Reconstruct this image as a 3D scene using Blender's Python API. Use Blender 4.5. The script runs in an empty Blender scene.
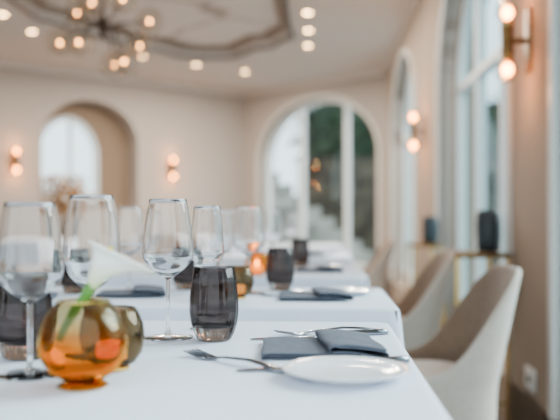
import bpy, bmesh, math, random
from mathutils import Vector, Matrix
random.seed(4)
COL=bpy.context.scene.collection
CAMZ=.92; F=778.0
# ------------------------------------------------------------ materials
def mat(name,col,rough=.6,metal=0,noise=0,nscale=20,bump=0,bscale=200,emis=None,estr=0,trans=0,spec=None,sheen=0,ior=1.45):
    m=bpy.data.materials.new(name); m.use_nodes=True
    nt=m.node_tree; b=nt.nodes['Principled BSDF']
    b.inputs['Base Color'].default_value=(*col,1); b.inputs['Roughness'].default_value=rough
    b.inputs['Metallic'].default_value=metal; b.inputs['IOR'].default_value=ior
    if trans: b.inputs['Transmission Weight'].default_value=trans
    if sheen: b.inputs['Sheen Weight'].default_value=sheen
    if emis: b.inputs['Emission Color'].default_value=(*emis,1); b.inputs['Emission Strength'].default_value=estr
    tc=nt.nodes.new('ShaderNodeTexCoord')
    if noise:
        n=nt.nodes.new('ShaderNodeTexNoise'); n.inputs['Scale'].default_value=nscale; n.inputs['Detail'].default_value=5
        r=nt.nodes.new('ShaderNodeValToRGB')
        r.color_ramp.elements[0].position=.35; r.color_ramp.elements[1].position=.65
        r.color_ramp.elements[0].color=(*[c*(1-noise) for c in col],1); r.color_ramp.elements[1].color=(*[min(1,c*(1+noise*.5)) for c in col],1)
        nt.links.new(tc.outputs['Object'],n.inputs['Vector']); nt.links.new(n.outputs['Fac'],r.inputs['Fac']); nt.links.new(r.outputs['Color'],b.inputs['Base Color'])
    if bump:
        n=nt.nodes.new('ShaderNodeTexNoise'); n.inputs['Scale'].default_value=bscale
        bp=nt.nodes.new('ShaderNodeBump'); bp.inputs['Strength'].default_value=bump; bp.inputs['Distance'].default_value=.002
        nt.links.new(tc.outputs['Object'],n.inputs['Vector']); nt.links.new(n.outputs['Fac'],bp.inputs['Height']); nt.links.new(bp.outputs['Normal'],b.inputs['Normal'])
    return m
def glassmat(name,col,rough=0.0,ior=1.45,col2=None,z0=0,z1=1):
    """col at the bottom (z0) blending, with a noisy border, into col2 at the top (z1)"""
    m=bpy.data.materials.new(name); m.use_nodes=True; nt=m.node_tree; nt.nodes.clear()
    o=nt.nodes.new('ShaderNodeOutputMaterial'); g=nt.nodes.new('ShaderNodeBsdfGlass')
    g.inputs['Color'].default_value=(*col,1); g.inputs['Roughness'].default_value=rough; g.inputs['IOR'].default_value=ior
    if col2:
        tc=nt.nodes.new('ShaderNodeTexCoord'); n=nt.nodes.new('ShaderNodeTexNoise'); n.inputs['Scale'].default_value=25; n.inputs['Detail'].default_value=2
        sx=nt.nodes.new('ShaderNodeSeparateXYZ'); mr=nt.nodes.new('ShaderNodeMapRange'); mr.inputs['From Min'].default_value=z0; mr.inputs['From Max'].default_value=z1
        ad=nt.nodes.new('ShaderNodeMath'); ad.operation='ADD'; sb=nt.nodes.new('ShaderNodeMath'); sb.operation='SUBTRACT'; sb.inputs[1].default_value=.5
        r=nt.nodes.new('ShaderNodeValToRGB'); r.color_ramp.elements[0].position=.3; r.color_ramp.elements[1].position=.7
        r.color_ramp.elements[0].color=(*col,1); r.color_ramp.elements[1].color=(*col2,1)
        nt.links.new(tc.outputs['Object'],n.inputs['Vector']); nt.links.new(tc.outputs['Object'],sx.inputs[0]); nt.links.new(sx.outputs['Z'],mr.inputs['Value'])
        nt.links.new(mr.outputs[0],ad.inputs[0]); nt.links.new(n.outputs['Fac'],sb.inputs[0]); nt.links.new(sb.outputs[0],ad.inputs[1])
        nt.links.new(ad.outputs[0],r.inputs['Fac']); nt.links.new(r.outputs['Color'],g.inputs['Color'])
    nt.links.new(g.outputs[0],o.inputs[0]); return m
def thinmat(name,col,base=.04,edge=.6,tint=(1,1,1)):
    m=bpy.data.materials.new(name); m.use_nodes=True; nt=m.node_tree; nt.nodes.clear()
    o=nt.nodes.new('ShaderNodeOutputMaterial'); t=nt.nodes.new('ShaderNodeBsdfTransparent'); g=nt.nodes.new('ShaderNodeBsdfGlossy')
    t.inputs[0].default_value=(*tint,1); g.inputs['Color'].default_value=(*col,1); g.inputs['Roughness'].default_value=.03
    lw=nt.nodes.new('ShaderNodeLayerWeight'); lw.inputs['Blend'].default_value=.25
    mr=nt.nodes.new('ShaderNodeMapRange'); mr.inputs['To Min'].default_value=base; mr.inputs['To Max'].default_value=edge
    mx=nt.nodes.new('ShaderNodeMixShader')
    nt.links.new(lw.outputs['Facing'],mr.inputs['Value']); nt.links.new(mr.outputs[0],mx.inputs[0])
    nt.links.new(t.outputs[0],mx.inputs[1]); nt.links.new(g.outputs[0],mx.inputs[2]); nt.links.new(mx.outputs[0],o.inputs[0]); return m
M={}
M['wall']=mat('wall_paint',(.37,.325,.29),.85,bump=.05)
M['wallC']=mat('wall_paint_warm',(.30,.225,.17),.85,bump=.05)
M['ceil']=mat('ceiling_paint',(.70,.65,.60),.9,bump=.05)
M['trim']=mat('trim_paint',(.58,.55,.51),.5,bump=.03)
M['recess']=mat('recess_border_shade',(.30,.24,.19),.85,bump=.05)  # shadow of the stepped border is put into this darker colour
M['frame']=mat('window_paint',(.64,.70,.71),.45,bump=.03)
M['brown']=mat('dark_bronze',(.045,.022,.012),.4,.5,noise=.2)
M['mirror_tone']=mat('mirror_reflection_brown',(.20,.14,.095),.8,bump=.05)  # brown tone of what the arched mirror reflects
M['cloth']=mat('table_linen',(.76,.81,.92),.85,bump=.25,bscale=900)
M['beige']=mat('upholstery_beige',(.55,.455,.375),.9,noise=.06,nscale=60,bump=.3,bscale=700,sheen=.3)
M['taupe']=mat('upholstery_taupe',(.22,.14,.09),.9,noise=.1,nscale=60,bump=.3,bscale=700,sheen=.2)
M['wood']=mat('dark_wood',(.05,.03,.02),.45,noise=.4,nscale=8)
M['brass']=mat('brass',(.75,.50,.20),.25,1,noise=.1)
M['gold']=mat('polished_gold',(.95,.62,.16),.15,1,noise=.05)
M['bronze']=mat('aged_brass',(.20,.11,.04),.35,1,noise=.2)
M['steel']=mat('polished_steel',(.28,.30,.34),.14,1,noise=.05)
M['porc']=mat('porcelain',(.84,.85,.88),.12,noise=.01)
M['napkin']=mat('napkin_linen',(.105,.12,.155),.9,noise=.10,nscale=90,bump=.5,bscale=800)
M['vase']=mat('charcoal_ceramic',(.02,.032,.04),.5,noise=.2)
M['floor']=mat('floor_carpet',(.10,.07,.055),.9,noise=.3,nscale=6)
M['stem']=mat('lily_stem',(.08,.26,.025),.4,noise=.15,nscale=80)
M['spadix']=mat('spadix',(.85,.6,.08),.6,noise=.1,nscale=200)
M['stone']=mat('stone_masonry',(.065,.055,.04),.95,noise=.8,nscale=3,bump=.4,bscale=8)
M['steps']=mat('stone_steps',(.34,.34,.31),.9,noise=.6,nscale=4)
M['leaf']=mat('foliage',(.008,.032,.010),.7,noise=.7,nscale=6)
M['autumn']=mat('dry_leaves',(.42,.20,.04),.7,noise=.5,nscale=20)
M['ground']=mat('terrace_paving',(.15,.20,.22),.9,noise=.2,nscale=2)
M['hill']=mat('far_hill',(.10,.19,.22),.95,noise=.4,nscale=.15)
M['white']=mat('white_plastic',(.85,.84,.82),.4,noise=.02)
M['wax']=mat('candle_wax',(.85,.75,.5),.5,emis=(1,.42,.07),estr=3,noise=.03)
M['flame']=mat('flame',(1,.6,.2),.5,emis=(1,.42,.08),estr=80)
M['bulb']=mat('lamp_bulb',(1,.7,.4),.5,emis=(1,.30,.035),estr=60)
M['cbulb']=mat('chandelier_bulb',(1,.7,.4),.5,emis=(1,.40,.09),estr=60)
M['down']=mat('downlight_lens',(1,.9,.7),.5,emis=(1,.60,.26),estr=60)
M['glass']=glassmat('clear_glass',(.995,.995,.995))
M['smoke']=glassmat('smoked_glass',(.66,.64,.63),col2=(.52,.48,.47),z0=.005,z1=.03)
M['amber']=glassmat('amber_glass',(.99,.62,.12),col2=(.84,.80,.66),z0=.015,z1=.085)
M['amber2']=glassmat('deep_amber_glass',(.99,.70,.26))
M['olive']=glassmat('olive_glass',(.62,.54,.42))
M['thin']=thinmat('thin_clear_glass',(.9,.9,.9),.03,.8,(.90,.86,.80))
M['pane']=thinmat('window_pane_glass',(.9,.95,.95),.03,.16,(.66,.83,.86))
M['pane1']=thinmat('clear_pane_glass',(.9,.95,.95),.02,.08,(.88,.94,.93))
m=mat('ceiling_panel',(.66,.60,.55),.7); nt=m.node_tree; b=nt.nodes['Principled BSDF']
tc=nt.nodes.new('ShaderNodeTexCoord'); v=nt.nodes.new('ShaderNodeTexVoronoi'); v.feature='DISTANCE_TO_EDGE'; v.inputs['Scale'].default_value=1.3
n_=nt.nodes.new('ShaderNodeTexNoise'); n_.inputs['Scale'].default_value=3; mxv=nt.nodes.new('ShaderNodeMix'); mxv.data_type='VECTOR'; mxv.inputs[0].default_value=.25
nt.links.new(tc.outputs['Object'],n_.inputs['Vector']); nt.links.new(tc.outputs['Object'],mxv.inputs[4]); nt.links.new(n_.outputs['Color'],mxv.inputs[5])
r=nt.nodes.new('ShaderNodeValToRGB'); r.color_ramp.elements[0].color=(.34,.27,.22,1); r.color_ramp.elements[1].color=(.74,.69,.64,1); r.color_ramp.elements[0].position=.0; r.color_ramp.elements[1].position=.05
nt.links.new(mxv.outputs[1],v.inputs['Vector']); nt.links.new(v.outputs['Distance'],r.inputs['Fac']); nt.links.new(r.outputs['Color'],b.inputs['Base Color']); M['panel']=m
m=mat('lily_petal',(.9,.89,.82),.45); nt=m.node_tree; b=nt.nodes['Principled BSDF']
tc=nt.nodes.new('ShaderNodeTexCoord'); sx=nt.nodes.new('ShaderNodeSeparateXYZ'); mr=nt.nodes.new('ShaderNodeMapRange')
mr.inputs['From Min'].default_value=.098; mr.inputs['From Max'].default_value=.128
r=nt.nodes.new('ShaderNodeValToRGB'); r.color_ramp.elements[0].color=(.30,.48,.10,1); r.color_ramp.elements[1].color=(.95,.94,.86,1)
e_=r.color_ramp.elements.new(.35); e_.color=(.72,.76,.46,1)
nt.links.new(tc.outputs['Object'],sx.inputs[0]); nt.links.new(sx.outputs['Z'],mr.inputs['Value']); nt.links.new(mr.outputs[0],r.inputs['Fac']); nt.links.new(r.outputs['Color'],b.inputs['Base Color']); M['lily']=m
# ------------------------------------------------------------ helpers
def newobj(name,bm,mats,parent=None,smooth=True,loc=None):
    bmesh.ops.recalc_face_normals(bm,faces=bm.faces)
    me=bpy.data.meshes.new(name); bm.to_mesh(me); bm.free()
    if not isinstance(mats,(list,tuple)): mats=[mats]
    for x in mats: me.materials.append(x)
    if smooth:
        for p in me.polygons: p.use_smooth=True
    o=bpy.data.objects.new(name,me); COL.objects.link(o)
    if parent: o.parent=parent
    if loc: o.location=loc
    return o
def autosmooth(o,deg=35):
    me=o.data; bm=bmesh.new(); bm.from_mesh(me)
    for e in bm.edges:
        if len(e.link_faces)==2: e.smooth=e.calc_face_angle(0)<math.radians(deg)
    bm.to_mesh(me); bm.free()
def empty(name,loc=(0,0,0),rz=0):
    o=bpy.data.objects.new(name,None); o.empty_display_size=.05; COL.objects.link(o); o.location=loc; o.rotation_euler=(0,0,rz); return o
def tag(o,label,cat,group=None,kind=None):
    o['label']=label; o['category']=cat
    if group: o['group']=group
    if kind: o['kind']=kind
    return o
def struct(o,label,cat):
    o['kind']='structure'; o['label']=label; o['category']=cat; return o
def dup(root,loc,rz=None,scale=None,label=None,depth=0):
    def rec(o,par):
        c=o.copy(); COL.objects.link(c)
        if par is not None: c.parent=par; c.matrix_parent_inverse=o.matrix_parent_inverse.copy()
        for ch in [x for x in KIDS(o)]: rec(ch,c)
        return c
    c=rec(root,None); c.location=loc
    if rz is not None: c.rotation_euler=(0,0,rz)
    if scale: c.scale=(scale,)*3
    if label: c['label']=label
    return c
def KIDS(o): return [x for x in bpy.data.objects if x.parent==o]
def lathe_bm(bm,prof,segs=48,c=(0,0),closed=False,mi=0,rib=0,ribn=0):
    rings=[]
    for r,z in prof:
        if r<1e-6: rings.append([bm.verts.new((c[0],c[1],z))])
        else:
            ring=[]
            for i in range(segs):
                a=2*math.pi*i/segs; rr=r*(1+rib*math.cos(ribn*a)) if rib else r
                ring.append(bm.verts.new((c[0]+rr*math.cos(a),c[1]+rr*math.sin(a),z)))
            rings.append(ring)
    n=len(rings); rng=range(n if closed else n-1)
    for k in rng:
        A=rings[k]; B=rings[(k+1)%n]
        for i in range(segs):
            j=(i+1)%segs
            if len(A)==1 and len(B)==1: continue
            if len(A)==1: f=bm.faces.new((A[0],B[i],B[j]))
            elif len(B)==1: f=bm.faces.new((A[i],A[j],B[0]))
            else: f=bm.faces.new((A[i],A[j],B[j],B[i]))
            f.material_index=mi
def lathe(name,prof,m,parent=None,segs=48,loc=None,closed=False,rib=0,ribn=0,deg=40):
    bm=bmesh.new(); lathe_bm(bm,prof,segs,closed=closed,rib=rib,ribn=ribn); o=newobj(name,bm,m,parent,loc=loc); autosmooth(o,deg); return o
def box_bm(bm,lo,hi,bev=0,mi=0,seg=2):
    r=bmesh.ops.create_cube(bm,size=1); vs=r['verts']
    for v in vs: v.co=Vector([lo[k]+(v.co[k]+.5)*(hi[k]-lo[k]) for k in range(3)])
    fs={f for v in vs for f in v.link_faces}
    for f in fs: f.material_index=mi
    if bev:
        es=list({e for v in vs for e in v.link_edges})
        bmesh.ops.bevel(bm,geom=es,offset=bev,segments=seg,affect='EDGES',profile=.5)
def box(name,lo,hi,m,parent=None,bev=0,loc=None,seg=2):
    bm=bmesh.new(); box_bm(bm,lo,hi,bev,seg=seg); o=newobj(name,bm,m,parent,loc=loc,smooth=bev>0)
    if bev: autosmooth(o,40)
    return o
def tube_bm(bm,pts,rad,segs=10,cap=True):
    pts=[Vector(p) for p in pts]; rings=[]
    for i,p in enumerate(pts):
        t=(pts[min(i+1,len(pts)-1)]-pts[max(i-1,0)]).normalized()
        up=Vector((0,0,1)) if abs(t.z)<.9 else Vector((1,0,0))
        a=t.cross(up).normalized(); b=t.cross(a)
        r=rad[i] if isinstance(rad,(list,tuple)) else rad
        rings.append([bm.verts.new(p+a*r*math.cos(2*math.pi*k/segs)+b*r*math.sin(2*math.pi*k/segs)) for k in range(segs)])
    for k in range(len(rings)-1):
        for i in range(segs):
            j=(i+1)%segs; bm.faces.new((rings[k][i],rings[k][j],rings[k+1][j],rings[k+1][i]))
    if cap: bm.faces.new(rings[0]); bm.faces.new(rings[-1])
def tube(name,pts,rad,m,parent=None,segs=10,loc=None):
    bm=bmesh.new(); tube_bm(bm,pts,rad,segs); return newobj(name,bm,m,parent,loc=loc)
def sphere(name,r,m,parent=None,loc=None,sz=1,seg=20):
    bm=bmesh.new(); bmesh.ops.create_uvsphere(bm,u_segments=seg,v_segments=seg//2+2,radius=r)
    for v in bm.verts: v.co.z*=sz
    return newobj(name,bm,m,parent,loc=loc)
S_,C_=.0526,.9986; RZ=-math.atan(.0527)
def R(u,v,z=0): return (u*C_+v*S_, v*C_-u*S_, z)
def P(px,d,z=0): return ((px-280)/F*d,d,z)
TZ=.7505
# ------------------------------------------------------------ room
H=2.87
def arch(s0,s1,zb,zs,za,n=28):
    c=(s0+s1)/2; a=(s1-s0)/2
    return [(s0,zb)]+[(c-a*math.cos(math.pi*i/n),zs+(za-zs)*math.sin(math.pi*i/n)) for i in range(n+1)]+[(s1,zb)]
class Wall:
    def __init__(s,P0,P1):
        s.P0=Vector((P0[0],P0[1],0)); d=Vector((P1[0]-P0[0],P1[1]-P0[1],0)); s.L=d.length; s.d=d.normalized(); s.n=Vector((-s.d.y,s.d.x,0))
    def pt(s,a,z,o=0): return s.P0+s.d*a+s.n*o+Vector((0,0,z))
def fill_extrude(bm,loops,ext):
    es=[]
    for lp in loops:
        vs=[bm.verts.new(p) for p in lp]
        for i in range(len(vs)): es.append(bm.edges.new((vs[i],vs[(i+1)%len(vs)])))
    bmesh.ops.triangle_fill(bm,use_beauty=True,use_dissolve=False,edges=es)
    r=bmesh.ops.extrude_face_region(bm,geom=list(bm.faces))
    vs=[g for g in r['geom'] if isinstance(g,bmesh.types.BMVert)]
    bmesh.ops.translate(bm,verts=vs,vec=ext)
def build_wall(name,w,holes,m,label,depth=.28,s0=0,s1=None,z0=0,z1=H,off=0):
    s1=w.L if s1 is None else s1
    loops=[[w.pt(a,z,off) for a,z in [(s0,z0),(s1,z0),(s1,z1),(s0,z1)]]]
    for h in holes: loops.append([w.pt(a,z,off) for a,z in h])
    bm=bmesh.new(); fill_extrude(bm,loops,w.n*depth); return struct(newobj(name,bm,m,smooth=False),label,'wall')
def ring_solid(bm,w,A,B,o0,o1):
    n=len(A)
    v=[[bm.verts.new(w.pt(a,z,o)) for a,z in L] for L,o in ((A,o0),(B,o0),(B,o1),(A,o1))]
    for i in range(n-1):
        for k in range(4):
            bm.faces.new((v[k][i],v[k][i+1],v[(k+1)%4][i+1],v[(k+1)%4][i]))
    for i in (0,n-1): bm.faces.new([v[k][i] for k in range(4)])
def wbox(bm,w,a0,a1,z0,z1,o0,o1):
    v=[bm.verts.new(w.pt(a,z,o)) for o in (o0,o1) for a,z in ((a0,z0),(a1,z0),(a1,z1),(a0,z1))]
    for f in ((0,1,2,3),(4,5,6,7),(0,1,5,4),(1,2,6,5),(2,3,7,6),(3,0,4,7)): bm.faces.new([v[i] for i in f])
def window(idx,w,s0,s1,zb,zs,za,mull,label,trim=True,off=.12,door=True,pane='pane'):
    bm=bmesh.new()
    ring_solid(bm,w,arch(s0,s1,zb,zs,za),arch(s0+.055,s1-.055,zb,zs,za-.055),off,off+.07)
    c=(s0+s1)/2;a=(s1-s0)/2
    wbox(bm,w,s0+.05,s1-.05,zb,zb+.14,off,off+.07)
    def ztop(s): return zs+(za-zs)*math.sqrt(max(0,1-((s-c)/a)**2))
    for f,wd in mull:
        s=s0+(s1-s0)*f; wbox(bm,w,s-wd/2,s+wd/2,zb+.1,ztop(s)-.04,off+.002,off+.068)
    wbox(bm,w,s0+.05,s1-.05,zs+.02,zs+.07,off+.004,off+.066) if door else None
    o=struct(newobj('window_%d'%idx,bm,M['frame'],smooth=False),label,'window')
    bm=bmesh.new(); bm.faces.new([bm.verts.new(w.pt(x,z,off+.035)) for x,z in arch(s0+.05,s1-.05,zb+.1,zs,za-.05)])
    newobj('glass_pane',bm,M[pane],o,smooth=False)
    if trim:
        bm=bmesh.new(); ring_solid(bm,w,arch(s0-.05,s1+.05,zb,zs,za+.05),arch(s0,s1,zb,zs,za),-.02,.10)
        struct(newobj('trim_%d'%idx,bm,M['trim'],smooth=False),'pale painted arched surround of a tall window','window trim')
WA=Wall((-3.42,9.5),(-.54,11.9)); WB=Wall((-.54,11.9),(1.377,10.0)); WC=Wall((1.377,10.0),(.857,.13))
n0,n1=.142*3.75,.508*3.75
build_wall('wall_back',WA,[arch(n0,n1,1.08,1.95,2.5)],M['wall'],'warm taupe painted wall with an arched mirror opening',s0=-2.6,depth=.26)
build_wall('mirror_reflection_wall',WA,[arch(n0+.03,n0+.92,1.16,1.78,2.30)],M['mirror_tone'],'brown panel standing for the reflection in the arched mirror',s0=n0-.2,s1=n1+.2,z0=.9,z1=2.7,off=.265,depth=.06)  # mirror built as an opening; its reflection is painted as this brown panel
window(4,WA,n0+.03,n0+.92,1.16,1.78,2.30,[(.55,.04)],'bright white framed arched window standing for a reflection in the mirror',trim=False,off=.27,door=False,pane='pane1')  # added window, stands for the one reflected in the mirror
b0,b1=.125*WB.L,.945*WB.L
build_wall('wall_far',WB,[arch(b0,b1,.2,1.80,2.62)],M['wall'],'taupe painted wall with one wide arched window')
window(1,WB,b0,b1,.2,1.80,2.62,[(.33,.07),(.71,.06)],'wide arched glazed door window in pale frame',door=False,pane='pane1')
def sC(d): return (10.0-d)/C_
wins=[(9.25,6.95),(5.6,3.5),(2.8,.6)]
build_wall('wall_side',WC,[arch(sC(a),sC(b),.2,1.8,2.62) for a,b in wins],M['wallC'],'warm tan painted wall with tall arched windows')
for i,(a,b) in enumerate(wins[:2]):
    window(i+2,WC,sC(a),sC(b),.2,1.8,2.62,[(.33,.05),(.66,.06)],'tall arched window with pale painted mullions')
window(5,WC,sC(2.8),sC(.6),.2,1.8,2.62,[(.5,.09)],'tall arched window beside the nearest wall pier')
WL=Wall((-4.2,-.5),(-5.43,7.85))
build_wall('added_wall_left',WL,[],M['wall'],'plain warm taupe wall added out of view to block light from the left')  # unseen wall, added to cut sky light so the right windows dominate
for k,(w,nm,s0) in enumerate(((WA,'back',-2.6),(WB,'far',0),(WC,'side',0))):
    bm=bmesh.new(); wbox(bm,w,s0,w.L,2.80,H-.002,-.04,-.001); 
    struct(newobj('trim_%d'%(k+6),bm,M['ceil'],smooth=False),'pale plaster cornice under the ceiling','trim')
bm=bmesh.new()
segs=[(0,sC(9.35)),(sC(6.85),sC(5.7)),(sC(3.4),sC(2.9))]
for a,b in segs: wbox(bm,WC,a,b,.004,.2,-.02,-.001)
struct(newobj('baseboard_side',bm,M['wood'],smooth=False),'dark skirting board along the window wall','baseboard')
bm=bmesh.new(); wbox(bm,WA,-2.6,WA.L,.004,.18,-.02,-.001)
struct(newobj('baseboard_back',bm,M['trim'],smooth=False),'pale skirting board along the taupe wall','baseboard')
bm=bmesh.new(); fill_extrude(bm,[[(x,y,0) for x,y in [(-6,-.6),(.82,-.6),(1.377,10),(-.54,11.9),(-5.6,7.7)]]],(0,0,-.1))
struct(newobj('floor',bm,M['floor'],smooth=False),'dark brown carpeted floor','floor')
cof=[(.03,3.2),(.03,6.9),(.07,7.8),(.12,8.25),(-.02,8.45),(-.10,8.72),(-.30,8.80),(-.42,9.05),(-.58,9.31),(-.9,9.33),(-1.2,9.22),(-1.34,8.95),(-1.58,8.75),(-2.1,7.95),(-2.16,7.7),(-2.32,7.5),(-2.36,6.9),(-2.36,3.2)]
bm=bmesh.new(); fill_extrude(bm,[[(x,y,H) for x,y in [(-6,-.5),(1.3,-.5),(1.75,10.1),(-.5,12.4),(-6,7.8)]],[(x,y,H) for x,y in cof]],(0,0,.12))
struct(newobj('ceiling',bm,M['ceil'],smooth=False),'pale painted ceiling with a recessed panel','ceiling')
def offs(dd):
    n=len(cof); out=[]
    for i in range(n):
        p0,p1,p2=Vector(cof[i-1]),Vector(cof[i]),Vector(cof[(i+1)%n])
        a=(p1-p0).normalized(); b=(p2-p1).normalized(); na=Vector((-a.y,a.x)); nb=Vector((-b.y,b.x)); m_=(na+nb).normalized()
        out.append(tuple(p1+m_*dd/max(.3,m_.dot(na))))
    return out
bm=bmesh.new(); fill_extrude(bm,[[(x,y,H+.122) for x,y in [(.3,3),(.3,9.6),(-2.6,9.6),(-2.6,3)]]],(0,0,.05))
struct(newobj('ceiling_panel',bm,M['panel'],smooth=False),'recessed ceiling panel with fine veined relief','ceiling')
def strip(name,A,B,z0,z1,m,label):
    bm=bmesh.new(); n=len(A); v=[[bm.verts.new((x,y,z)) for x,y in L] for L,z in ((A,z0),(B,z0),(B,z1),(A,z1))]
    for i in range(n):
        j=(i+1)%n
        for k in range(4): bm.faces.new((v[k][i],v[k][j],v[(k+1)%4][j],v[(k+1)%4][i]))
    return struct(newobj(name,bm,m,smooth=False),label,'ceiling trim')
strip('trim_9',offs(-.04),offs(-.002),H-.02,H-.001,M['brown'],'dark bronze edging of the recessed ceiling panel')
strip('trim_10',offs(.001),offs(.10),H+.07,H+.121,M['recess'],'stepped border inside the ceiling recess, shadow painted as dark taupe')
strip('trim_11',offs(-.16),offs(-.12),H-.014,H-.001,M['ceil'],'pale moulding around the ceiling recess')
# ------------------------------------------------------------ downlights
def downlight(x,y):
    e=empty('ceiling_downlight',(x,y,H)); 
    lathe('trim_ring',[(.036,-.001),(.055,-.001),(.053,-.008),(.038,-.010)],M['trim'],e,32,closed=True)
    lathe('lens',[(0,-.004),(.0365,-.004),(.0365,-.001),(0,-.001)],M['down'],e,32)
    return tag(e,'small round recessed downlight glowing warm white','ceiling light','ceiling downlights')
d0=downlight(.26,7.3)
DL=[(.29,7.98),(.31,8.67),(-.46,10.2),(-1.05,9.75),(-1.63,9.25),(-2.56,8.03),(-2.62,7.36),(.27,6.2),(.27,4.6)]
for x,y in DL: dup(d0,(x,y,H))
# ------------------------------------------------------------ sconces
def sconce():
    e=empty('wall_sconce')
    box('backplate',(.001,-.04,-.13),(.014,.04,.13),M['bronze'],e,.005)
    tube('arm',[(.012,0,0),(.09,0,0)],.012,M['bronze'],e)
    lathe('body',[(0,-.062),(.022,-.062),(.027,-.05),(.024,-.03),(.024,.03),(.027,.05),(.022,.062),(0,.062)],M['bronze'],e,24,loc=(.09,0,0))
    for s in (1,-1):
        lathe('socket',[(0,.055*s),(.022,.055*s),(.027,.075*s),(.02,.085*s),(0,.085*s)],M['brass'],e,24,loc=(.09,0,0))
        sphere('bulb',.022,M['bulb'],e,(.09,0,.116*s),1.2)
        sphere('glass_shade',.047,M['thin'],e,(.09,0,.122*s))
    return tag(e,'brass wall sconce with two glowing globe bulbs','wall lamp','wall sconces')
sc=sconce()
def put_sconce(o,w,s,first=False):
    p=w.pt(s,1.65,0); o.location=p; o.rotation_euler=(0,0,math.atan2(-w.n.y,-w.n.x))
    for dz in (.22,-.22):
        l=bpy.data.lights.new('sconce_light','POINT'); l.energy=2.4; l.color=(1,.42,.12); l.shadow_soft_size=.02
        q=bpy.data.objects.new('sconce_light',l); COL.objects.link(q); q.location=w.pt(s,1.65+dz,-.14)
put_sconce(sc,WC,sC(3.17))
for w,s in ((WC,sC(6.4)),(WA,.046*3.75),(WA,.645*3.75)):
    put_sconce(dup(sc,(0,0,0)),w,s)
e=empty('wall_outlet',WC.pt(sC(3.14),.28)); e.rotation_euler=(0,0,math.atan2(-WC.n.y,-WC.n.x))
box('plate',(0.001,-.07,-.045),(.010,.07,.045),M['white'],e,.003); box('socket',(.010,-.015,-.015),(.013,.015,.015),M['vase'],e,.003)
tag(e,'small white wall socket above the skirting board','socket')
# ------------------------------------------------------------ chandelier
ch=empty('chandelier',P(103,5.5,2.28))
tube('rod',[(0,0,.05),(0,0,.70)],.012,M['brown'],ch); lathe('canopy',[(0,.710),(.06,.710),(.06,.70),(.02,.67),(0,.67)],M['brown'],ch,32)
lathe('hub',[(0,-.08),(.02,-.07),(.032,-.03),(.026,0),(.035,.03),(.02,.07),(0,.08)],M['brown'],ch,32)
GL=[(-.29,-.05,-.12),(-.22,.15,.14),(.17,-.1,-.26),(.31,.1,.07),(.04,.2,-.22),(-.12,-.2,-.15),(.17,-.15,.16),(-.10,.1,.20),(.22,.22,-.08)]
for i,(x,y,z) in enumerate(GL):
    tube('arm',[(0,0,0),(x*.5,y*.5,z*.25+.03),(x*.9,y*.9,z*.85),(x,y,z+.0)],[.009,.008,.007,.006],M['brown'],ch)
    g=sphere('glass_globe',.105,M['thin'],ch,(x,y,z)); sphere('bulb',.0085,M['cbulb'],g,(0,0,0),1.4)
tag(ch,'dark bronze branching chandelier with clear glass globes','chandelier')
# ------------------------------------------------------------ tables
def cloth(bm,u0,u1,v0,v1,zt,drop,seed):
    rd=.025; pts=[]
    rnd=random.Random(seed); ph=rnd.random()*6
    def seg(a,b,n): return [(a[0]+(b[0]-a[0])*i/n,a[1]+(b[1]-a[1])*i/n) for i in range(n)]
    def cor(cx,cy,a0): return [(cx+rd*math.cos(a0+math.pi/2*i/6),cy+rd*math.sin(a0+math.pi/2*i/6)) for i in range(6)]
    pts+=seg((u0+rd,v0),(u1-rd,v0),60)+cor(u1-rd,v0+rd,-math.pi/2)+seg((u1,v0+rd),(u1,v1-rd),50)+cor(u1-rd,v1-rd,0)
    pts+=seg((u1-rd,v1),(u0+rd,v1),60)+cor(u0+rd,v1-rd,math.pi/2)+seg((u0,v1-rd),(u0,v0+rd),50)+cor(u0+rd,v0+rd,math.pi)
    n=len(pts)
    nor=[]
    for i in range(n):
        a=pts[i-1];b=pts[(i+1)%n]; dx,dy=b[0]-a[0],b[1]-a[1]; l=math.hypot(dx,dy); nor.append((dy/l,-dx/l))
    arc=0; arcs=[]
    for i in range(n): arcs.append(arc); arc+=math.dist(pts[i],pts[(i+1)%n])
    rings=[]
    for t,z,o in [(0,0,-.012),(0,0,-.004),(0,-.0015,-.001),(0,-.005,.0015)]+[(k/8,-.005-(drop-.005)*k/8,.002) for k in range(1,9)]:
        ring=[]
        for i in range(n):
            w=2*math.pi*arcs[i]/arc
            amp=t**.8*(.010*math.sin(w*17+ph)+.006*math.sin(w*29+2*ph)+.008)
            x,y=pts[i]; nx,ny=nor[i]; ring.append(bm.verts.new((x+nx*(o+amp),y+ny*(o+amp),zt+z)))
        rings.append(ring)
    for k in range(len(rings)-1):
        for i in range(n):
            j=(i+1)%n; bm.faces.new((rings[k][i],rings[k][j],rings[k+1][j],rings[k+1][i]))
    bm.faces.new(rings[0])
def table(u0,u1,v0,v1,seed,label):
    uc,vc=(u0+u1)/2,(v0+v1)/2; loc=R(uc,vc)
    e=empty('dining_table',loc,RZ); a,b=(u1-u0)/2,(v1-v0)/2
    box('table_top',(-a+.004,-b+.004,.715),(a-.004,b-.004,.747),M['wood'],e)
    tube('pedestal',[(0,0,.02),(0,0,.716)],.035,M['brown'],e,20)
    lathe('base',[(0,0.002),(.17,.002),(.17,.012),(.05,.03),(0,.03)],M['brown'],e,40)
    tag(e,'pedestal dining table hidden under white linen','table','dining tables')
    bm=bmesh.new(); cloth(bm,-a,a,-b,b,.75,.20,seed); o=newobj('tablecloth',bm,M['cloth'],loc=loc); o.rotation_euler=(0,0,RZ)
    autosmooth(o,70)
    tag(o,label,'tablecloth','white tablecloths')
FOLD='white tablecloth with soft folds hanging off the table edge'
table(-.70,.112,.48,1.305,1,'smooth bluish white tablecloth under the wine glasses and lily')
table(-.70,.150,1.49,1.96,2,FOLD)
table(-.70,.14,2.30,2.95,3,FOLD)
table(-.70,.14,3.5,4.15,4,FOLD)
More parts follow.
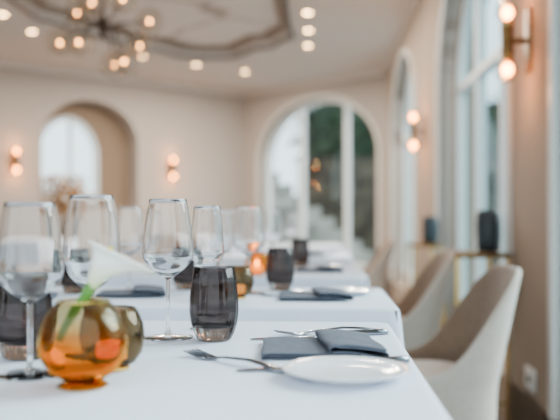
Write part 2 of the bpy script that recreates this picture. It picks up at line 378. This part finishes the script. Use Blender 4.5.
table(-.70,.14,4.9,5.6,5,FOLD)
table(-3.2,-2.3,6.3,7.1,6,'white tablecloth on a table near the taupe wall')
table(-1.9,-1.1,7.7,8.4,7,'white tablecloth on a table near the taupe wall')
# ------------------------------------------------------------ chairs (face local -x)
def chair():
    e=empty('dining_chair')
    bm=bmesh.new(); N=56
    zb=.36; K=12; th=.026
    def plan(q):
        a,b,st=.18,.235,.22; tq=.62; s=1 if q>0 else -1
        if abs(q)<tq:
            f=q/tq*math.pi/2; 
            return Vector((a*math.copysign(abs(math.cos(f))**.8,math.cos(f)),b*math.copysign(abs(math.sin(f))**.8,math.sin(f)),0)),Vector((math.cos(f),math.sin(f)*.8,0)).normalized()
        return Vector((-(abs(q)-tq)/(1-tq)*st,s*b,0)),Vector((0,s,0))
    def top(q):
        t=min(1,max(0,(abs(q)-.12)/.58)); t=t*t*(3-2*t); return .785-.285*t
    rows=[]
    for i in range(N+1):
        q=-1+2*i/N; p,n=plan(q); zt=top(q); rn=[]
        prof=[]
        for k in range(K+1): prof.append((0,zb+(zt-th*.5-zb)*k/K))
        for k in range(1,6):
            a=math.pi*k/6; prof.append((-(th/2)*(1-math.cos(a)),zt-th*.5+th*.5*math.sin(a)))
        for k in range(K+1): prof.append((-th,zt-th*.5-(zt-th*.5-zb)*k/K))
        for o,z in prof:
            lean=.18*max(0,z-.45)*max(0,n.x)**.7+.03*max(0,z-.45)
            rn.append(bm.verts.new(p+n*(o+lean-.03*max(0,.45-z))+Vector((0,0,z))))
        rows.append(rn)
    m_=len(rows[0])
    for i in range(N):
        for k in range(m_-1):
            f=bm.faces.new((rows[i][k],rows[i+1][k],rows[i+1][k+1],rows[i][k+1])); f.material_index=1 if k>=K+3 else 0
        bm.faces.new((rows[i][m_-1],rows[i+1][m_-1],rows[i+1][0],rows[i][0]))
    for i in (0,N): bm.faces.new(rows[i])
    bk=newobj('backrest',bm,[M['beige'],M['taupe']],e); autosmooth(bk,50)
    bm=bmesh.new(); lathe_bm(bm,[(0,.385),(.9,.385),(1,.40),(1.0,.45),(.95,.468),(.8,.478),(0,.482)],40)
    for v in bm.verts:
        a=math.atan2(v.co.y,v.co.x); r=math.hypot(v.co.x,v.co.y)
        if r>1e-6:
            c,s=math.cos(a),math.sin(a); k=(abs(c)**3.2+abs(s)**3.2)**(-1/3.2)
            v.co.x=-.04+c*k*r*.178; v.co.y=s*k*r*.198
    newobj('seat',bm,M['beige'],e)
    for x in (-.16,.11):
        for y in (-.16,.16):
            tube('leg',[(x,y,.39),(x*1.25,y*1.15,.003)],[.016,.009],M['wood'],e,12)
    return tag(e,'beige upholstered tub chair with curved back and brown lining','chair','dining chairs')
c0=chair(); c0.location=R(.325,2.32); c0.rotation_euler=(0,0,RZ)
for u,v in ((.325,3.42),(.325,6.1)): dup(c0,R(u,v),RZ)
for u,v in ((-.92,2.5),(-.92,3.8),(-.92,5.2)): dup(c0,R(u,v),RZ+math.pi)
dup(c0,R(-2.05,6.7),RZ); dup(c0,(-1.0,7.35,0),2.2)
# ------------------------------------------------------------ glasses
def wineglass(zr=.199,zw=.116,zb=.088,rw=.0368,rr=.027,label='clear long-stemmed wine glass with angular bowl'):
    e=empty('wine_glass'); t=.0006
    outer=[(.0035,zb-.004),(.007,zb-.001),(.013,zb+.003),(.021,zb+.009),(.75*rw,zb+.015),(.90*rw,zw-.006),(.97*rw,zw-.001),(rw,zw+.006)]
    for k in range(1,13):
        f=k/12; outer.append((rw-(rw-rr)*(f**1.55),zw+.006+(zr-zw-.006)*f))
    inner=[(max(0,r-t*1.2),z+(.0015 if z<zw-.002 else 0)) for r,z in outer][::-1]
    inner=[(r,z) for r,z in inner if r>.0065]+[(0,zb+.002)]
    lathe('bowl',[(0,zb-.004)]+outer+[(rr-t*.6,zr+.0005)]+inner,M['glass'],e,64,deg=75)
    lathe('stem',[(0,.0045),(.0065,.0045),(.0038,.010),(.0028,.022),(.0026,.05),(.0029,.075),(.0035,zb-.0042),(0,zb-.0042)],M['glass'],e,20,deg=80)
    fr=rw*.98
    lathe('foot',[(0,.0003),(fr,.0003),(fr+.0004,.001),(fr,.0016),(fr*.6,.0022),(.008,.0042),(0,.0043)],M['glass'],e,56,deg=60)
    return tag(e,label,'wine glass','wine glasses')
w1=wineglass(); w1.location=P(168,1.12,TZ)
big='clear wine glass with wide angular bowl near the lily vase'
w3=wineglass(.199,.118,.086,.0350,.026,big); w3.location=P(92,.95,TZ)
w4=wineglass(.188,.108,.082,.0355,.027,big); w4.location=P(30,.85,TZ)
w2=wineglass(.191,.115,.088,.0265,.0205,'clear slender white wine glass behind the smoked tumbler'); w2.location=P(207,1.215,TZ)
for px,d in ((249,1.80),(129,1.86)): dup(w1,P(px,d,TZ))
for px,d in ((229,2.42),(272,2.65),(150,2.7)): dup(w1,P(px,d,TZ))
for px,d in ((262,3.75),(292,3.9)): dup(w1,P(px,d,TZ))
dup(w2,P(222,1.88,TZ))
def tumbler():
    e=empty('tumbler')
    o=[(.0210,.0004),(.0240,.002),(.0280,.010),(.0325,.025),(.0345,.042),(.0340,.058),(.0318,.080),(.0285,.1025)]
    i=[(.0275,.1025),(.0306,.080),(.0327,.058),(.0330,.043),(.0305,.029),(.023,.0205),(0,.0185)]
    lathe('glass_body',[(0,.0004)]+o+[(.0280,.1030)]+i,M['smoke'],e,112,deg=60,rib=.014,ribn=14)
    return tag(e,'dark smoked glass tumbler with rounded sides','glass','smoked tumblers')
t1=tumbler(); t1.location=P(214,1.10,TZ)
for px,d in ((24,.955),(280,1.88),(186,1.9),(75,1.8),(300,2.8)): dup(t1,P(px,d,TZ))
va=empty('glass_vase',P(83,.79,TZ))
o=[(.012,.006),(.020,.008),(.034,.017),(.043,.032),(.0455,.047),(.042,.064),(.034,.079),(.0265,.086)]
i=[(.0255,.0865)]+[(max(r-.002,0),z+.0012) for r,z in o[::-1][1:-1]]+[(0,.011)]
lathe('glass_bowl',[(0,.006)]+o+i,M['amber'],va,80,deg=60)
lathe('foot',[(0,.0004),(.024,.0004),(.026,.002),(.022,.005),(.014,.0058),(0,.0058)],M['gold'],va,48)
lathe('gold_band',[(.0257,.0868),(.0270,.0868),(.0270,.0882),(.0257,.0882)],M['gold'],va,48,closed=True)
tag(va,'amber and smoke glass globe vase on a gold foot','vase')
def votive(m,label,flame=True):
    e=empty('candle_holder')
    o=[(.016,.004),(.026,.008),(.034,.020),(.037,.035),(.035,.052),(.029,.066),(.026,.070)]
    i=[(.025,.070)]+[(max(r-.002,0),z+.0012) for r,z in o[::-1][1:-1]]+[(0,.009)]
    lathe('glass_bowl',[(0,.004)]+o+i,m,e,60,deg=60)
    lathe('foot',[(0,.0004),(.020,.0004),(.020,.0036),(0,.0036)],M['gold'],e,40)
    c=lathe('candle',[(0,.0105),(.017,.0105),(.017,.028),(0,.028)],M['wax'],e,32)
    if flame: sphere('flame',.0045,M['flame'],e,(0,0,.037),2)
    return tag(e,label,'candle holder')
v1=votive(M['olive'],'olive smoked glass candle globe beside the amber vase',False); v1.location=P(112,.885,TZ); v1['group']='glass candle holders'
v2=votive(M['amber2'],'amber glass candle globe glowing on white linen'); v2.location=P(257,2.40,TZ); v2['group']='glass candle holders'
dup(v1,P(237,1.68,TZ),label='olive smoked glass candle globe on white linen')
# lily: a funnel seen from its side, opening up and to the tip
li=empty('calla_lily',P(83,.79,TZ)); bx=li.location.x
def lp(px,py,dy=0): return Vector(((px-280)/F*.79-bx,dy,CAMZ-(py-220)/F*.79-TZ))
pts=[lp(60,340,-.004),lp(66,328,-.006),lp(74,315,-.008),lp(82,303,-.008),lp(89,293,-.008),lp(94,283,-.008)]
tube('stem',pts,[.0040,.0044,.0048,.0052,.0056,.0052],M['stem'],li,14)
a=Vector((.42,.10,.90)).normalized(); b=Vector((.90,-.05,-.42)); b=(b-a*b.dot(a)).normalized(); c=a.cross(b)
base=lp(93,287,-.008); bm=bmesh.new(); NU,NT=30,80; grid=[]
for iu in range(NU+1):
    u=iu/NU; row=[]
    for it in range(NT+1):
        th=-math.pi+2*math.pi*it/NT; ct=math.cos(th); sn=math.sin(th)
        L=.047
        r_=.0052+.0065*u+.0085*u**2.6
        tip=max(0,ct)**3; f=max(0,u-.72)/.28
        p=base+a*(L*u)+(b*ct+c*sn*.85)*r_+b*(.028*u**2.4*tip)-a*(.006*u**2*tip)
        p+=(b*ct+c*sn)*.0045*f**1.2 - a*.005*f**2.0*(1-tip)
        row.append(bm.verts.new(p))
    grid.append(row)
for iu in range(NU):
    for it in range(NT): bm.faces.new((grid[iu][it],grid[iu][it+1],grid[iu+1][it+1],grid[iu+1][it]))
bmesh.ops.remove_doubles(bm,verts=bm.verts,dist=.0002)
sp=newobj('spathe',bm,M['lily'],li); so=sp.modifiers.new('s','SOLIDIFY'); so.thickness=.0008
tube('spadix',[base+a*.006,base+a*.02,base+a*.046],[.0022,.003,.0018],M['spadix'],li,12)
tag(li,'white calla lily leaning in the amber vase','flower')
# ------------------------------------------------------------ plates, cutlery, napkins
def plate():
    bm=bmesh.new(); r=.0685
    lathe_bm(bm,[(0,.0012),(.036,.0012),(.038,0),(.041,0),(.042,.0022),(.055,.0062),(r,.0105),(r+.0004,.0115),(r-.0008,.0122),(.056,.0088),(.046,.0056),(.04,.0048),(0,.0046)],72)
    o=newobj('side_plate',bm,M['porc']); autosmooth(o,50); return tag(o,'round white porcelain side plate on the tablecloth','plate','side plates')
p0=plate(); p0.location=P(346,.835,TZ)
for x in (P(346,1.78,TZ),P(328,2.75,TZ),P(322,3.8,TZ)): dup(p0,x)
def outline(bm,pts,zf,th):
    rows=[]
    for x,w in pts:
        w=w*1.15; z=zf(x); rows.append([bm.verts.new((x,-w,z)),bm.verts.new((x,-w*.6,z+th)),bm.verts.new((x,w*.6,z+th)),bm.verts.new((x,w,z))])
    for i in range(len(rows)-1):
        for k in range(4): bm.faces.new((rows[i][k],rows[i+1][k],rows[i+1][(k+1)%4],rows[i][(k+1)%4]))
    bm.faces.new(rows[0]); bm.faces.new(rows[-1])
def knife(L=.21):
    e=empty('table_knife'); zf=lambda x:.0004
    bm=bmesh.new(); outline(bm,[(L*.52,.0045),(L*.56,.0065),(L*.7,.009),(L*.85,.0092),(L*.94,.007),(L*.985,.003),(L,.0006)],zf,.0014); newobj('blade',bm,M['steel'],e)
    bm=bmesh.new(); outline(bm,[(0,.003),(.004,.006),(.02,.0068),(L*.3,.0055),(L*.45,.0045),(L*.53,.0042)],zf,.007); newobj('handle',bm,M['steel'],e)
    return tag(e,'polished steel table knife','knife','table knives')
def fork(L=.18):
    e=empty('table_fork')
    def zf(x):
        t=x/L
        if t<.6: return .0006+.006*math.sin(math.pi*min(1,t/.75)) 
        return .0006+.006*max(0,math.sin(math.pi*min(1,t/.75)))+.009*max(0,(t-.8))/.2*.6
    bm=bmesh.new(); outline(bm,[(0,.004),(.005,.0075),(.03,.0068),(L*.35,.0045),(L*.6,.0026),(L*.68,.0032),(L*.72,.008),(L*.76,.0100),(L*.78,.0100)],zf,.0024); newobj('handle',bm,M['steel'],e)
    bm=bmesh.new()
    for k in range(4):
        y0=-.0096+k*.0064; rows=[]
        for x,w in ((L*.77,.0019),(L*.85,.0016),(L*.95,.0012),(L,.0004)):
            z=zf(x); rows.append([bm.verts.new((x,y0-w,z)),bm.verts.new((x,y0-w,z+.0016)),bm.verts.new((x,y0+w,z+.0016)),bm.verts.new((x,y0+w,z))])
        for i in range(3):
            for q in range(4): bm.faces.new((rows[i][q],rows[i+1][q],rows[i+1][(q+1)%4],rows[i][(q+1)%4]))
        bm.faces.new(rows[0]); bm.faces.new(rows[-1])
    newobj('tines',bm,M['steel'],e)
    return tag(e,'polished steel table fork','fork','table forks')
def lay(o,A,B,z=TZ):
    o.location=(A[0],A[1],z); o.rotation_euler=(0,0,math.atan2(B[1]-A[1],B[0]-A[0])); return o
k1=lay(knife(),(.153,.928),(-.056,.868))
f1=lay(fork(.165),(.006,.862),(-.103,.966))
lay(dup(k1,(0,0,0)),(.160,1.158),(-.049,1.098))
lay(dup(f1,(0,0,0)),(.150,1.19),(-.03,1.130))
for (A,B) in (((.2,1.88),(-.01,1.85)),((.2,2.88),(.02,2.86))): lay(dup(k1,(0,0,0)),A,B)
lay(dup(f1,(0,0,0)),(.10,1.70),(-.05,1.74))
def sheet(bm,poly,y0,y1,skew=0,ny=14,th=.0013,seed=0):
    pts=[Vector((p[0],0,p[1])) for p in poly]
    for _ in range(2):
        q=[pts[0]]
        for i in range(len(pts)-1): q+= [pts[i].lerp(pts[i+1],.25),pts[i].lerp(pts[i+1],.75)]
        q.append(pts[-1]); pts=q
    rows=[]
    for j in range(ny+1):
        t=j/ny; y=y0+(y1-y0)*t
        rows.append([[bm.verts.new((p.x+skew*t+.0008*math.sin(9*t+p.z*400),y+.001*math.sin(p.x*60),p.z+s*th/2+.0004*math.sin(t*11+p.x*70)+.0004)) for p in pts] for s in (-1,1)])
    n=len(pts)
    for j in range(ny):
        for s in (0,1):
            for i in range(n-1): bm.faces.new((rows[j][s][i],rows[j][s][i+1],rows[j+1][s][i+1],rows[j+1][s][i]))
        for i in (0,n-1): bm.faces.new((rows[j][0][i],rows[j][1][i],rows[j+1][1][i],rows[j+1][0][i]))
    for j in (0,ny):
        for i in range(n-1): bm.faces.new((rows[j][0][i],rows[j][0][i+1],rows[j][1][i+1],rows[j][1][i]))
def napkin(label):
    bm=bmesh.new()
    sheet(bm,[(-.001,.001),(.06,.001),(.118,.001),(.1215,.0028),(.118,.0045),(.06,.0045),(.002,.0045),(-.0015,.0062),(.002,.008),(.06,.008),(.118,.0080)],0,.135)
    sheet(bm,[(.086,.0105),(.11,.0105),(.142,.0035),(.150,.0035),(.1545,.008),(.150,.0125),(.12,.0165),(.090,.0190)],-.003,.138,skew=-.012,th=.002)
    sheet(bm,[(.084,.0125),(.081,.0155),(.085,.0205),(.105,.0215),(.13,.0180),(.152,.0142)],-.003,.138,skew=-.012,th=.002)
    for v in bm.verts: v.co.z*=.82
    o=newobj('folded_napkin',bm,M['napkin']); return tag(o,label,'napkin','folded napkins')
n1_=napkin('slate blue linen napkin folded beside the plate'); n1_.location=(-.022,.940,TZ+.0003)
NZ=TZ+.0003
dup(n1_,(.0,1.62,NZ),0); dup(n1_,(-.40,1.68,NZ),.1); dup(n1_,(-.62,1.54,NZ),0); dup(n1_,(.05,2.5,NZ),-.05); dup(n1_,(-.42,2.5,NZ),0); dup(n1_,(.06,3.6,NZ),0)
# ------------------------------------------------------------ consoles with vases
def console(u0,u1,v0,v1,z):
    e=empty('console_table',R((u0+u1)/2,(v0+v1)/2),RZ); a,b=(u1-u0)/2,(v1-v0)/2
    box('table_top',(-a,-b,z-.022),(a,b,z),M['bronze'],e,.003)
    for x in (-a+.012,a-.012):
        for y in (-b+.012,b-.012): box('leg',(x-.010,y-.010,0.001),(x+.010,y+.010,z-.022),M['brass'],e)
    box('lower_rail',(-a+.02,-b+.006,.12),(a-.02,-b+.018,.132),M['brass'],e)
    tag(e,'slim brass console table standing by the window','side table','console tables')
console(.58,.82,3.40,3.82,.776); console(.62,.82,5.3,5.75,.757)
vv=lathe('vase',[(0,0),(.045,0),(.05,.006),(.055,.05),(.057,.12),(.054,.17),(.046,.188),(.040,.19),(.037,.186),(.045,.165),(.048,.10),(.040,.012),(0,.01)],M['vase'],segs=48)
vv.location=R(.765,3.6,.7765); tag(vv,'dark charcoal cylindrical vase on the brass console','vase','charcoal vases')
dup(vv,R(.765,5.5,.7575))
pl=empty('potted_plant',(-2.45,8.8,0))
lathe('pot',[(0,.0),(.12,0),(.16,.35),(.15,.36),(.13,.34),(0,.33)],M['vase'],pl,32)
bm=bmesh.new()
for i in range(12): 
    a=random.random()*6.28; tube_bm(bm,[(0,0,.33),(.08*math.cos(a),.08*math.sin(a),.8),(.2*math.cos(a),.2*math.sin(a),1.1+.3*random.random())],.006,5)
newobj('twigs',bm,M['wood'],pl)
bm=bmesh.new()
for i in range(300):
    a=random.random()*6.28; rr=.25*math.sqrt(random.random()); c=Vector((rr*math.cos(a),rr*math.sin(a),1.0+.42*random.random()))
    d=Vector([random.uniform(-1,1) for _ in range(3)]).normalized(); e2=d.cross(Vector([random.uniform(-1,1) for _ in range(3)])).normalized()
    bm.faces.new([bm.verts.new(c+d*.05),bm.verts.new(c+e2*.02),bm.verts.new(c-d*.05),bm.verts.new(c-e2*.02)])
lv=newobj('leaves',bm,M['autumn'],pl,smooth=False)
tag(pl,'tall potted plant with dry golden leaves','plant')
# ------------------------------------------------------------ outside
bm=bmesh.new(); box_bm(bm,(-30,-10,-.4),(40,50,-.2)); tag(newobj('terrace',bm,M['ground'],smooth=False),'pale paved terrace outside the windows','ground')
bm=bmesh.new(); box_bm(bm,(.35,14.6,-.199),(5,15.2,2.1)); tag(newobj('stone_wall',bm,M['stone'],smooth=False),'grey rough stone retaining wall outdoors','wall')
bm=bmesh.new()
for i in range(9): box_bm(bm,(-.25+.24*i,13.6,-.199),(-.01+.24*i,14.55,1.75-.2*i))
tag(newobj('stone_steps',bm,M['steps'],smooth=False),'pale stone steps climbing along the stone wall','stairs')
def bush(name,loc,sc,n,seed,label):
    rnd=random.Random(seed); bm=bmesh.new()
    for i in range(n):
        d=Vector([rnd.gauss(0,1) for _ in range(3)]).normalized()*rnd.uniform(.6,1); c=Vector((d.x*sc[0],d.y*sc[1],d.z*sc[2]))
        s=rnd.uniform(.08,.16); a=Vector([rnd.uniform(-1,1) for _ in range(3)]).normalized(); b=a.cross(d).normalized()
        bm.faces.new([bm.verts.new(c+a*s),bm.verts.new(c+b*s*.5),bm.verts.new(c-a*s),bm.verts.new(c-b*s*.5)])
    r=bmesh.ops.create_icosphere(bm,subdivisions=3,radius=1)
    for v in r['verts']: v.co=Vector((v.co.x*sc[0]*.8,v.co.y*sc[1]*.8,v.co.z*sc[2]*.8))*(1+rnd.uniform(-.08,.08))
    tag(newobj(name,bm,M['leaf'],loc=loc,smooth=False),label,'bush')
bush('shrub',(1.55,16.2,2.6),(1.35,.7,1.3),1100,1,'dark green leafy shrub above the stone wall')
bush('shrub',(4.8,16.2,2.5),(1.5,.7,1.1),900,2,'dark green leafy shrub above the stone wall')
bush('shrub',(2.6,13.0,.75),(.4,.35,.85),400,3,'dark green leafy shrub beside the stone steps')
bush('hedge',(7.0,11.0,.85),(1.2,3,.95),900,4,'clipped green hedge at the edge of the terrace')
bm=bmesh.new(); g=[]
for i in range(31):
    x=10+i*3; g.append([bm.verts.new((x,70,-1)),bm.verts.new((x,75,9+4*math.sin(i*.5)+2*math.sin(i*1.3)))])
for i in range(30): bm.faces.new((g[i][0],g[i+1][0],g[i+1][1],g[i][1]))
tag(newobj('distant_hill',bm,M['hill']),'hazy blue green hillside beyond the terrace','hill')
# ------------------------------------------------------------ lights
w=bpy.data.worlds.new('World'); bpy.context.scene.world=w; w.use_nodes=True; nt=w.node_tree
bg=nt.nodes['Background']; bg.inputs[0].default_value=(.74,.88,.95,1); bg.inputs[1].default_value=3.6
def area(name,loc,size,power,col,rot=(0,0,0),sy=None):
    l=bpy.data.lights.new(name,'AREA'); l.energy=power; l.color=col; l.size=size
    if sy: l.shape='RECTANGLE'; l.size_y=sy
    o=bpy.data.objects.new(name,l); COL.objects.link(o); o.location=loc; o.rotation_euler=rot; return o
for x,y in [(.26,7.3)]+DL:
    area('ceiling_spot_light',(x,y,H-.02),.07,42,(1,.88,.74))
su=bpy.data.lights.new('sun','SUN'); su.energy=11; su.angle=math.radians(40); su.color=(1,.98,.97); so=bpy.data.objects.new('sun',su); COL.objects.link(so); so.rotation_euler=(0,math.radians(58),math.radians(25))
# ------------------------------------------------------------ camera
cd=bpy.data.cameras.new('camera'); cam=bpy.data.objects.new('camera',cd); COL.objects.link(cam)
cam.location=(0,0,CAMZ); cam.rotation_euler=(math.pi/2,0,0); cd.sensor_width=36; cd.lens=F*36/560; cd.shift_y=10/560
cd.clip_start=.05; cd.dof.use_dof=True; cd.dof.focus_distance=1.12; cd.dof.aperture_fstop=2.9
bpy.context.scene.camera=cam
